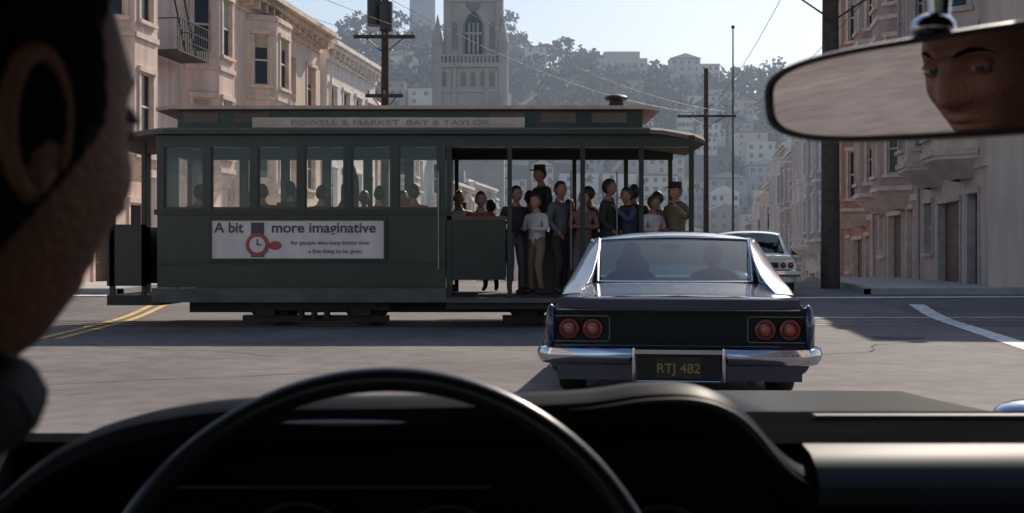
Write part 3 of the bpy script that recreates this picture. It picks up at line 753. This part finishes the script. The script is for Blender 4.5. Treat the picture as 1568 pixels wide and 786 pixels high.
def wheels(parent, ys, hw, r):
    for wy in ys:
        for sx in (-1,1):
            mb = MB(); a = sx*(hw-.22); c = sx*(hw-.02)
            prof = [(a,.6*r),(a,.92*r),(a+sx*.03,r),(c-sx*.03,r),(c,.93*r),(c,.66*r)]
            mb.grid([[(x,wy+q*math.cos(k*PI/16),r+q*math.sin(k*PI/16)) for k in range(32)] for x,q in prof],m_tyre,closed=True)
            mb.tube([(c-sx*.05,wy,r),(c-sx*.015,wy,r)],.66*r,m_chrome,24); mb.tube([(c-sx*.02,wy,r),(c+sx*.01,wy,r)],[.25*r,.18*r],m_chrome,16)
            mb.build('wheel',parent=parent)
def car_mtx(x,y,ang,z=0,pitch=0): return Matrix.Translation((x,y,z)) @ Matrix.Rotation(-ang,4,'Z') @ Matrix.Rotation(pitch,4,'X')

# -- dark fastback coupe
car = empty('fastback_coupe')
W = [(0,.945),(.06,.968),(.4,.975),(1.25,.985),(2,.96),(2.9,.93),(3.7,.94),(4.4,.96),(5.1,.93),(5.28,.87)]
Tt = [(0,.80),(.12,.79),(.3,.80),(.7,.83),(1.25,.875),(1.8,.90),(2.4,.885),(3.2,.87),(4.0,.87),(4.9,.82),(5.28,.74)]
hull_mesh(hull(W,Tt,[0,.06,.3,.7,1.25,1.8,2.4,3.0,3.7,4.4,4.9,5.2,5.28]),(1.22,4.2),.34,m_paint,car,.98)
wheels(car,(1.22,4.2),.95,.34)
c = MB()
def rr(s_,hw,z,cr): return [(hw*t_, s_, z-cr*abs(t_)**2.4) for t_ in (-1,-.9,-.75,-.5,-.25,0,.25,.5,.75,.9,1)]
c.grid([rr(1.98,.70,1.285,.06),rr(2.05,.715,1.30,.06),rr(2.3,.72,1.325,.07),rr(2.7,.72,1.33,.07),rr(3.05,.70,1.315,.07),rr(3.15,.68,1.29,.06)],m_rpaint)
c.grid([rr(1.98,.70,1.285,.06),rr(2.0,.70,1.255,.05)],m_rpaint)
for s_ in (-1,1):
    A = [(2.35,.70,1.275),(2.05,.665,1.262),(1.75,.655,1.19),(1.4,.66,1.065),(1.05,.675,.955),(.75,.70,.88),(.5,.73,.825)]
    B = [(2.35,.735,1.235),(2.05,.745,1.215),(1.75,.765,1.135),(1.4,.79,1.02),(1.05,.825,.925),(.75,.85,.865),(.5,.85,.815)]
    C = [(2.35,.875,.86),(2.05,.885,.86),(1.75,.89,.86),(1.4,.895,.86),(1.05,.885,.85),(.75,.875,.83),(.5,.86,.80)]
    D = [(a,b_-.012,.80) for a,b_,z in A]
    mid = [tuple((B[i][k]*.5+C[i][k]*.5)+(.012 if k==1 else 0) for k in range(3)) for i in range(7)]
    rows = [[(s_*r[i][1],r[i][0],r[i][2]) for i in range(7)] for r in (D,A,B,mid,C)]
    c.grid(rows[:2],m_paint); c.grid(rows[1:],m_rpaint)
    c.tube([(s_*r_[1]*.985,r_[0]-.01,r_[2]+.004) for r_ in A[1:6]],.006,m_chrome,6)
    c.face([(s_*.86,2.3,.88),(s_*.86,3.75,.88),(s_*.70,3.1,1.25),(s_*.72,2.3,1.25)],g_car)
    c.tube([(s_*.84,3.95,.87),(s_*.69,3.12,1.27)],.028,m_paint,8)
    c.tube([(s_*.73,2.3,1.25),(s_*.71,3.1,1.255)],.014,m_chrome,6)
def arcrow(hw,s_,z,bow,zb_=0): return [(hw*t_, s_-bow*(1-t_*t_), z+zb_*(1-t_*t_)) for t_ in [k/6-1 for k in range(13)]]
c.grid([arcrow(.625,1.30,.885,.10),arcrow(.64,1.66,1.08,.08,.012),arcrow(.645,2.0,1.25,.05,.015)],g_car)
c.tube(arcrow(.63,1.285,.888,.10),.013,m_chrome,8); c.tube(arcrow(.645,1.985,1.245,.05,.02),.011,m_chrome,8)
for s_ in (-1,1): c.tube([(s_*.63,1.28,.89),(s_*.645,1.64,1.085),(s_*.648,1.98,1.25)],.011,m_chrome,8)
c.grid([arcrow(.82,3.98,.88,-.12),arcrow(.68,3.14,1.28,-.06,.01)],g_car)
c.box(-.80,.80,1.35,3.9,.80,.905,m_int)
for sx in (-.38,.38):
    c.ell((sx,2.35,.86),(.25,.09,.14),m_int,14,8)
c.tube([(-.38,3.3,.99),(-.38,3.32,1.0)],.17,m_int,20)
c.ell((0,3.05,1.2),(.1,.015,.028),m_blk,14,6)
def xr(y0,z0,z1,hw,dy,n=16):
    rows=[]
    for k in range(n+1):
        t_=k/n*2-1; yy = y0+.05*abs(t_)**6
        rows.append([(hw*t_,yy+.07,z1+.004),(hw*t_,yy-dy*.6,z1+.006),(hw*t_,yy-dy,z1-.01),(hw*t_,yy-dy*.8,z0),(hw*t_,yy+.07,z0)])
    return rows
c.grid(xr(-.015,.715,.803,.845,.05),m_paint,closed=True,caps=True)
c.box(-.905,.905,-.012,-.003,.47,.715,m_tpan)
for s_ in (-1,1):
    c.ell((s_*.905,.02,.60),(.045,.085,.16),m_paint,14,12)
    for xc in (.605,.775):
        x_ = s_*xc; z_ = .585
        c.tube([(x_,-.012,z_),(x_,-.03,z_)],[.083,.079],m_blk,28,caps=False)
        c.tube([(x_,-.01,z_),(x_,-.024,z_)],[.077,.073],m_tail,28)
        c.ell((x_,-.022,z_),(.069,.014,.069),m_tail,24,10)
        c.tube([(x_+.05*math.cos(k*PI/12),-.037,z_+.05*math.sin(k*PI/12)) for k in range(25)],.004,m_blk,6,caps=False)
        c.ell((x_,-.032,z_),(.030,.010,.030),m_tail2,16,8)
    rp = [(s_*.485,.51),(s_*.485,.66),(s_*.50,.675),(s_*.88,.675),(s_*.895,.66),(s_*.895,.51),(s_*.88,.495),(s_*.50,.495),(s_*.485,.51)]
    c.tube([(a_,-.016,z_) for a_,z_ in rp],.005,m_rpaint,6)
c.tube([(-.84,-.066,.722),(.84,-.066,.722)],.004,m_chrome,6)
path = [(-.965,.42),(-.972,.10),(-.95,.0),(-.885,-.065),(-.7,-.10),(-.34,-.115),(-.30,-.115),(0,-.12),(.30,-.115),(.34,-.115),(.7,-.10),(.885,-.065),(.95,0),(.972,.10),(.965,.42)]
rows = []
for (px_,py_) in path:
    zt, zb_ = .462, (.335 if abs(px_) > .32 else .415)
    ccx = 1 if abs(px_) < .93 else .3
    o = Vector((0, -1*ccx, 0)) + Vector(((1 if px_>0 else -1)*(1-ccx),0,0)); o.normalize()
    Pp = lambda d,z: (px_+o.x*d, py_+o.y*d, z)
    zm = (zt+zb_)/2
    rows.append([Pp(-.05,zt-.005),Pp(0,zt),Pp(.03,zt-.012),Pp(.045,zm+.01),Pp(.04,zm-.02),Pp(.018,zb_+.01),Pp(-.01,zb_),Pp(-.05,zb_+.005)])
c.grid(rows,m_chrome,closed=True,caps=True)
c.box(-.86,.86,-.02,.1,.22,.335,m_paint)
for s_ in (-1,1): c.tube([(s_*.31,-.16,.225),(s_*.31,-.175,.33),(s_*.31,-.165,.46)],[.010,.014,.010],m_chrome,10); c.tube([(s_*.52,-.02,.2),(s_*.52,.3,.21)],.026,m_int,12)
c.box(-.285,.285,-.075,-.02,.22,.41,m_blk); c.box(-.16,.16,-.092,-.078,.245,.395,m_plk)
c.tube([(-.29,-.12,.225),(.29,-.12,.225)],.008,m_chrome,8)
c.build('trim_and_glass',parent=car)
text('RTJ 482', .095, (0,-.094,.31), (PI/2,0,0), m_ply, 'licence_plate_text', car, 1.0)
cm = car_mtx(1.18,8.02,math.atan(.125))
car.matrix_world = cm
for xx in (-.38,.38):
    v = cm @ Vector((xx,2.6,.34)); person('car_occupant',v.x,v.y,v.z,-math.atan(.125),c_k,c_k,sit=True,scale=.97)

# -- silver sedan
sed = empty('silver_sedan')
W2 = [(0,.88),(.1,.93),(1.2,.95),(3.5,.95),(4.9,.92),(5.1,.86)]; T2 = [(0,.86),(.2,.88),(1.2,.92),(2,.94),(3.6,.93),(4.9,.86),(5.1,.78)]
hull_mesh(hull(W2,T2,[0,.08,.5,1.2,2,3,3.8,4.6,5.,5.1],zb=.24),(1.15,4.0),.34,m_silver,sed,.95); wheels(sed,(1.15,4.0),.93,.34)
c = MB()
c.grid([rr(1.75,.66,1.40,.06),rr(1.9,.68,1.44,.06),rr(2.4,.69,1.46,.06),rr(2.9,.68,1.45,.06),rr(3.1,.66,1.42,.06)],m_silver)
c.grid([arcrow(.72,1.15,.93,.06),arcrow(.63,1.78,1.385,.04,.02)],g_car); c.grid([arcrow(.76,3.75,.93,-.1),arcrow(.64,3.1,1.40,-.05,.02)],g_car)
for s_ in (-1,1):
    c.grid([[(s_*.80,1.0,.90),(s_*.665,1.76,1.36)],[(s_*.83,1.35,.91),(s_*.68,1.95,1.385)]],m_silver)
    c.grid([[(s_*.71,1.08,.92),(s_*.62,1.74,1.38)],[(s_*.80,1.0,.90),(s_*.665,1.76,1.36)]],m_silver)
    c.face([(s_*.83,1.4,.91),(s_*.83,3.6,.91),(s_*.66,3.05,1.38),(s_*.68,1.95,1.385)],g_car)
    c.tube([(s_*.82,3.75,.92),(s_*.65,3.1,1.39)],.03,m_silver,8); c.tube([(s_*.83,2.5,.9),(s_*.69,2.5,1.4)],.02,m_silver,8); c.tube([(s_*.69,1.9,1.385),(s_*.68,3.05,1.385)],.014,m_chrome,6)
    for xc in (.6,.76): c.ell((s_*xc,-.01,.66),(.065,.03,.065),m_tail,16,8)
c.box(-.8,.8,1.3,3.6,.86,.95,m_int); c.box(-.62,.62,1.85,2.0,.95,1.12,m_int); c.box(-.6,-.12,2.6,2.75,.95,1.2,m_int); c.box(.12,.6,2.6,2.75,.95,1.2,m_int)
c.grid([[(x*1.0,y_,.42),(x*1.02,y_-.04,.46),(x*1.02,y_-.04,.54),(x,y_,.57),(x*.98,y_+.05,.55),(x*.98,y_+.05,.44)] for x,y_ in ((-.96,.35),(-.95,.02),(-.85,-.07),(0,-.1),(.85,-.07),(.95,.02),(.96,.35))],m_chrome,closed=True,caps=True)
c.box(-.5,.5,-.03,.01,.6,.72,m_blk); c.box(-.16,.16,-.045,-.032,.6,.72,m_plk); c.tube([(-.8,-.02,.8),(.8,-.02,.8)],.012,m_chrome,6)
c.build('trim_and_glass',parent=sed)
sed.matrix_world = car_mtx(5.25,24.4,math.atan(.154),z=.25)

# ------------------------------------------------------------------ camera car interior
m_vinyl = M('black_vinyl',(.008,.008,.009),.7,var=.2,scale=6,spec=.0); m_brow = M('brow_vinyl',(.010,.010,.011),.45,var=.2,scale=6,spec=.06); m_padlit = M('dash_pad_lit_vinyl',(.060,.065,.080),.5,var=.15,spec=.15)  # dash pad colour lightened to paint in sun and sky on its rolled lip
m_fab = M('headliner_fabric',(.03,.03,.03),.95,spec=.0); m_hood = M('camera_car_paint',(.008,.011,.010),.35,var=.05,spec=.05); m_gauge = M('gauge_face',(.006,.006,.006),.6,spec=.0)
m_rim = M('wheel_rim_plastic',(.014,.014,.016),.28,spec=.45,var=.05); m_dull = M('dull_trim',(.08,.08,.085),.4,metal=.8,var=.05); m_glint = M('brow_highlight',(.30,.31,.33),.5,var=.05)
shell = MB()
shell.box(-.66,1.3,-1.15,.86,1.318,1.36,m_fab)
shell.box(-.66,1.3,.86,.90,1.322,1.352,m_vinyl)
for xa,xb in ((-.68,-.62),(1.24,1.3)):
    shell.box(xa,xb,-1.2,1.45,.28,.93,m_fab)
    shell.tube([((xa+xb)/2,.88,1.33),((xa+xb)/2,1.45,.92)],.035,m_fab,8); shell.box(xa,xb,-.35,-.22,.93,1.318,m_fab)
    shell.box(xa,xb,-1.2,-1.1,.93,1.318,m_fab)
shell.box(-.66,1.28,-1.2,1.45,.22,.28,m_fab); shell.box(-.66,1.28,-1.25,-1.2,.25,.9,m_fab); shell.box(-.66,1.28,1.42,1.46,.25,.86,m_fab)
shell.box(-.52,-.02,.12,.24,.3,.80,m_vinyl); shell.box(.55,1.05,.12,.24,.3,.80,m_vinyl); shell.box(-.52,-.02,.2,.7,.28,.36,m_vinyl); shell.box(.55,1.05,.2,.7,.28,.36,m_vinyl)
rows=[]
for X_ in [k*.05 for k in range(-9,28)]:
    base = .70+.006*(1-((X_-.5)/.9)**2); bul = .05*sm((X_-.42)/.07)*sm((1.06-X_)/.05); zc = base+bul
    rows.append([(X_,1.47,zc+.06),(X_,1.8,zc+.05),(X_,2.3,zc+.025),(X_,2.7,zc+.006),(X_,2.9,zc),(X_,2.96,zc-.04),(X_,3.0,zc-.3)])
shell.grid(rows,m_hood)
shell.grid([[(x_,1.44,z_+.05),(x_,1.8,z_),(x_,2.3,z_-.05),(x_+.05,2.9,z_-.1),(x_+.05,3.0,z_-.4)] for x_,z_ in ((-.70,.45),(-.69,.70),(-.66,.76),(-.6,.78),(-.45,.77))],m_hood)
shell.box(-.66,1.3,1.40,1.47,.78,.87,m_vinyl)
shell.ell((1.22,2.62,.735),(.10,.07,.035),m_chrome,20,10)
shell.tube([(.55,1.5,.875),(1.1,1.56,.87)],.008,m_iron,6)
shell.build('camera_car_body')
d = MB()
OL = [(-.60,.70),(-.56,.78),(-.50,.85),(-.475,.872),(-.455,.890),(-.43,.912),(-.40,.932),(-.36,.950),(-.31,.962),(-.24,.970),(-.1,.972),(.05,.976),(.12,.984),(.165,.983),(.195,.972),(.215,.955),(.232,.935),(.25,.918),(.27,.908),(.30,.904),(.36,.903)]
def dsec(X_,z):
    return [(X_,1.10,z-.42),(X_,1.085,z-.10),(X_,1.06,z-.052),(X_,1.022,z-.045),(X_,1.005,z-.035),(X_,.998,z-.02),(X_,1.003,z-.007),(X_,1.018,z),(X_,1.06,z-.002),(X_,1.15,z-.020),(X_,1.28,z-.052),(X_,1.42,z-.09)]
pts=[]
for k in range(len(OL)-1):
    p0=OL[max(k-1,0)];p1=OL[k];p2=OL[k+1];p3=OL[min(k+2,len(OL)-1)]
    for q in range(5):
        t_=q/5; f=lambda a,b_,c_,e: .5*((2*b_)+(-a+c_)*t_+(2*a-5*b_+4*c_-e)*t_*t_+(-a+3*b_-3*c_+e)*t_**3)
        pts.append((f(p0[0],p1[0],p2[0],p3[0]),f(p0[1],p1[1],p2[1],p3[1])))
d.grid([dsec(x_,z_) for x_,z_ in pts],m_brow)
ed = [(x_,.9985,z_-.012) for x_,z_ in pts if .04<x_<.27]
d.tube(ed,[.0008+.003*math.sin(PI*k/(len(ed)-1)) for k in range(len(ed))],m_padlit,8)  # tapered lighter bead painting in the highlight along the brow edge
def psec(X_):
    return [(X_,1.07,.60),(X_,1.05,.86),(X_,1.012,.872),(X_,.995,.882),(X_,.99,.897),(X_,1.0,.912),(X_,1.02,.922),(X_,1.05,.926)]
d.grid([psec(x_) for x_ in (.27,.3,.35,.5,.8,1.1,1.24)],m_padlit)
d.grid([[(x_,1.05,.9262),(x_,1.12,.921),(x_,1.25,.914),(x_,1.42,.905)] for x_ in (.2,.5,.9,1.24)],m_vinyl)
d.box(.35,1.1,1.30,1.315,.913,.917,m_dull)
d.box(.30,1.22,1.035,1.046,.835,.840,m_dull)
for xc,zc_,r_ in ((-.20,.815,.055),(-.06,.812,.055),(.14,.812,.055),(-.32,.80,.035)):
    d.tube([(xc,1.075,zc_),(xc,1.055,zc_)],[r_,r_*1.02],m_gauge,28)
    rp=[(xc+r_*math.cos(k*PI/14),1.053,zc_+r_*math.sin(k*PI/14)) for k in range(29)]; d.tube(rp,.0025,m_dull,6,caps=False)
d.box(-.34,-.02,1.045,1.05,.885,.8875,m_dull)
d.ell((-.148,.996,.9535),(.056,.0035,.0022),m_glint,24,6)  # thin pale sliver standing in for the highlight on the brow lip
d.build('dashboard',merge=.0001)
sw = MB(); Cw = Vector((-.097,.80,.812)); tl = math.radians(25)
uu = Vector((1,0,0)); vv = Vector((0,math.sin(tl),math.cos(tl))); nn = uu.cross(vv)
sw.tube([Cw+uu*.211*math.cos(k*PI/48)+vv*.211*math.sin(k*PI/48) for k in range(97)],.0098,m_rim,16,caps=False)
for a in (PI/2+2.2,PI/2-2.2,-PI/2):
    e = uu*math.cos(a)+vv*math.sin(a); sw.tube([Cw+nn*(-.03)+e*.03,Cw+nn*(-.015)+e*.12,Cw+e*.205],[.014,.01,.008],m_chrome,8)
sw.tube([Cw-nn*.02,Cw-nn*.06],[.05,.045],m_blk,24); sw.tube([Cw-nn*.03,Cw+Vector((0,.25,-.12))],.025,m_blk,12)
sw.build('steering_wheel')

# driver
dr = MB(); J={}; T=[]; hx,hy_,hz = -.276,.52,1.168
m_jac = cloth('jacket_navy',(.008,.012,.022))
def A(n,x,y,z,r): J[n]=((x,y,z),r)
A('pelvis',hx,.40,.47,(.16,.12)); A('waist',hx,.37,.62,(.15,.12)); A('chest',hx,.38,.80,(.19,.13)); A('nb',hx-.0,.425,.945,(.115,.095)); A('neck',hx-.0,.445,1.02,(.066,.068)); A('nt',hx,.485,1.11,(.058,.062))
T += [('pelvis','waist',m_jac),('waist','chest',m_jac),('chest','nb',m_jac),('nb','neck',m_jac),('neck','nt',sk3)]
for s_,t_,w_ in ((-1,'l',(-.285,.735,.715)),(1,'r',(.065,.735,.715))):
    A('s'+t_,hx+s_*.185,.41,.885,.075); A('e'+t_,hx+s_*.27,.53,.63,.055); A('w'+t_,*w_,.034); A('k'+t_,w_[0]*.97,w_[1]+.04,w_[2]+.03,(.038,.02))
    T += [('chest','s'+t_,m_jac),('s'+t_,'e'+t_,m_jac),('e'+t_,'w'+t_,m_jac),('w'+t_,'k'+t_,sk3)]
    hand(J,T,w_,(-.1*s_,.8,.5),-s_,sk3,curl=1.0)
    A('h'+t_,hx+s_*.1,.45,.46,.10); A('n'+t_,hx+s_*.14,.88,.53,.07); A('a'+t_,hx+s_*.14,1.12,.32,.045)
    T += [('pelvis','h'+t_,c_k),('h'+t_,'n'+t_,c_k),('n'+t_,'a'+t_,c_k)]
body(dr,J,T,Matrix.Identity(4))
hyaw = math.radians(-27)
hmx = Matrix.Translation((hx,hy_,hz)) @ Matrix.Rotation(hyaw,4,'Z') @ Matrix.Scale(1.09,4)
add_head(dr,hmx,sk3,hr3,nu=144,nv=108,full=.16,low=.035,lidz=.12,gaze=.45)
dr.tube([(hx+.070*math.cos(a*PI/12),.45+.076*math.sin(a*PI/12),1.035+.012*math.sin(a*PI/12)) for a in range(25)],.014,m_jac,8,caps=False)
dr.build('driver',recalc=False,sharp=80)

# rear-view mirror aimed so that the rear seat sees the driver's eyes
mir = MB(); Mc = Vector((.335,.90,1.235)); Pm = Vector((.343,.892,1.247))
eye = hmx @ Vector((0,.10,.0)); cam_p = Vector((0,0,1.1))
nrm = ((cam_p-Pm).normalized()+(eye-Pm).normalized()).normalized()
ax = Vector((0,0,1)).cross(nrm).normalized()
if ax.x < 0: ax = -ax
az = Vector((0,0,1)); az = (az-nrm*az.dot(nrm)).normalized()
def sup(a,w_,h_,n_=3.6):
    c_,s_=math.cos(a),math.sin(a); return (w_*math.copysign(abs(c_)**(2/n_),c_), h_*math.copysign(abs(s_)**(2/n_),s_))
def ring(w_,h_,off):
    out=[]
    for k in range(64):
        p_=sup(k*PI/32,w_,h_); out.append(Mc+ax*p_[0]+az*p_[1]*(1+.10*p_[0]/w_)+nrm*off)
    return out
mir.grid([ring(.135,.032,-.022),ring(.146,.040,-.01),ring(.149,.042,0),ring(.1475,.0405,.005),ring(.143,.0365,.005),ring(.1425,.036,.0)],m_blk,closed=True)
m_mir = M('mirror_silver',(.92,.90,.90),.0,metal=1.,var=0)
mir.face(ring(.1425,.036,.001),m_mir); mir.face(ring(.135,.032,-.022),m_blk)
mir.tube([Mc-nrm*.02+az*.01,Mc-nrm*.025+az*.06,Mc-nrm*.03+az*.10],[.008,.008,.012],m_chrome,12)
mir.ell(Mc-nrm*.01+az*.047,(.018,.014,.012),m_chrome,16,10)
mir.build('rear_view_mirror')

# ------------------------------------------------------------------ haze
hz_ = bpy.data.materials.new('haze'); hz_.use_nodes=True; nt=hz_.node_tree
for x in list(nt.nodes): nt.nodes.remove(x)
o=nt.nodes.new('ShaderNodeOutputMaterial'); v=nt.nodes.new('ShaderNodeVolumeScatter'); v.inputs['Color'].default_value=(.62,.76,1,1); v.inputs['Density'].default_value=.0010; v.inputs['Anisotropy'].default_value=.2
nt.links.new(v.outputs[0],o.inputs['Volume'])
hb=MB(); hb.box(-900,900,140,900,-30,128,hz_); hb.build('haze')

# ------------------------------------------------------------------ light, sky, camera
el = math.radians(38.5); az_ = math.radians(27)   # azimuth to the right of +Y
w_ = bpy.data.worlds.new('World'); scene.world = w_; w_.use_nodes = True
nt = w_.node_tree; bg = nt.nodes['Background']; sky = nt.nodes.new('ShaderNodeTexSky'); sky.sky_type='NISHITA'; sky.sun_disc=False
sky.sun_elevation = el; sky.sun_rotation = az_; sky.air_density=1.0; sky.dust_density=1.0; sky.ozone_density=1.6
nt.links.new(sky.outputs[0],bg.inputs[0]); bg.inputs[1].default_value=.13
sl = bpy.data.lights.new('sun','SUN'); sl.energy=5.0; sl.angle=math.radians(.53); sl.color=(1,.88,.75)
so = bpy.data.objects.new('sun',sl); scene.collection.objects.link(so)
dirv_ = Vector((math.sin(az_)*math.cos(el),math.cos(az_)*math.cos(el),math.sin(el)))
so.rotation_euler = dirv_.to_track_quat('Z','Y').to_euler()
cam = bpy.data.cameras.new('camera'); co = bpy.data.objects.new('camera',cam); scene.collection.objects.link(co)
co.location = (0,0,1.1); co.rotation_euler = (PI/2,0,0); cam.lens = 39.67; cam.sensor_width = 36; cam.clip_start=.03; cam.clip_end=6000
cam.dof.use_dof = True; cam.dof.focus_distance = 9.5; cam.dof.aperture_fstop = 10
scene.camera = co
scene.view_settings.view_transform='Standard'; scene.view_settings.look='None'; scene.view_settings.exposure=0
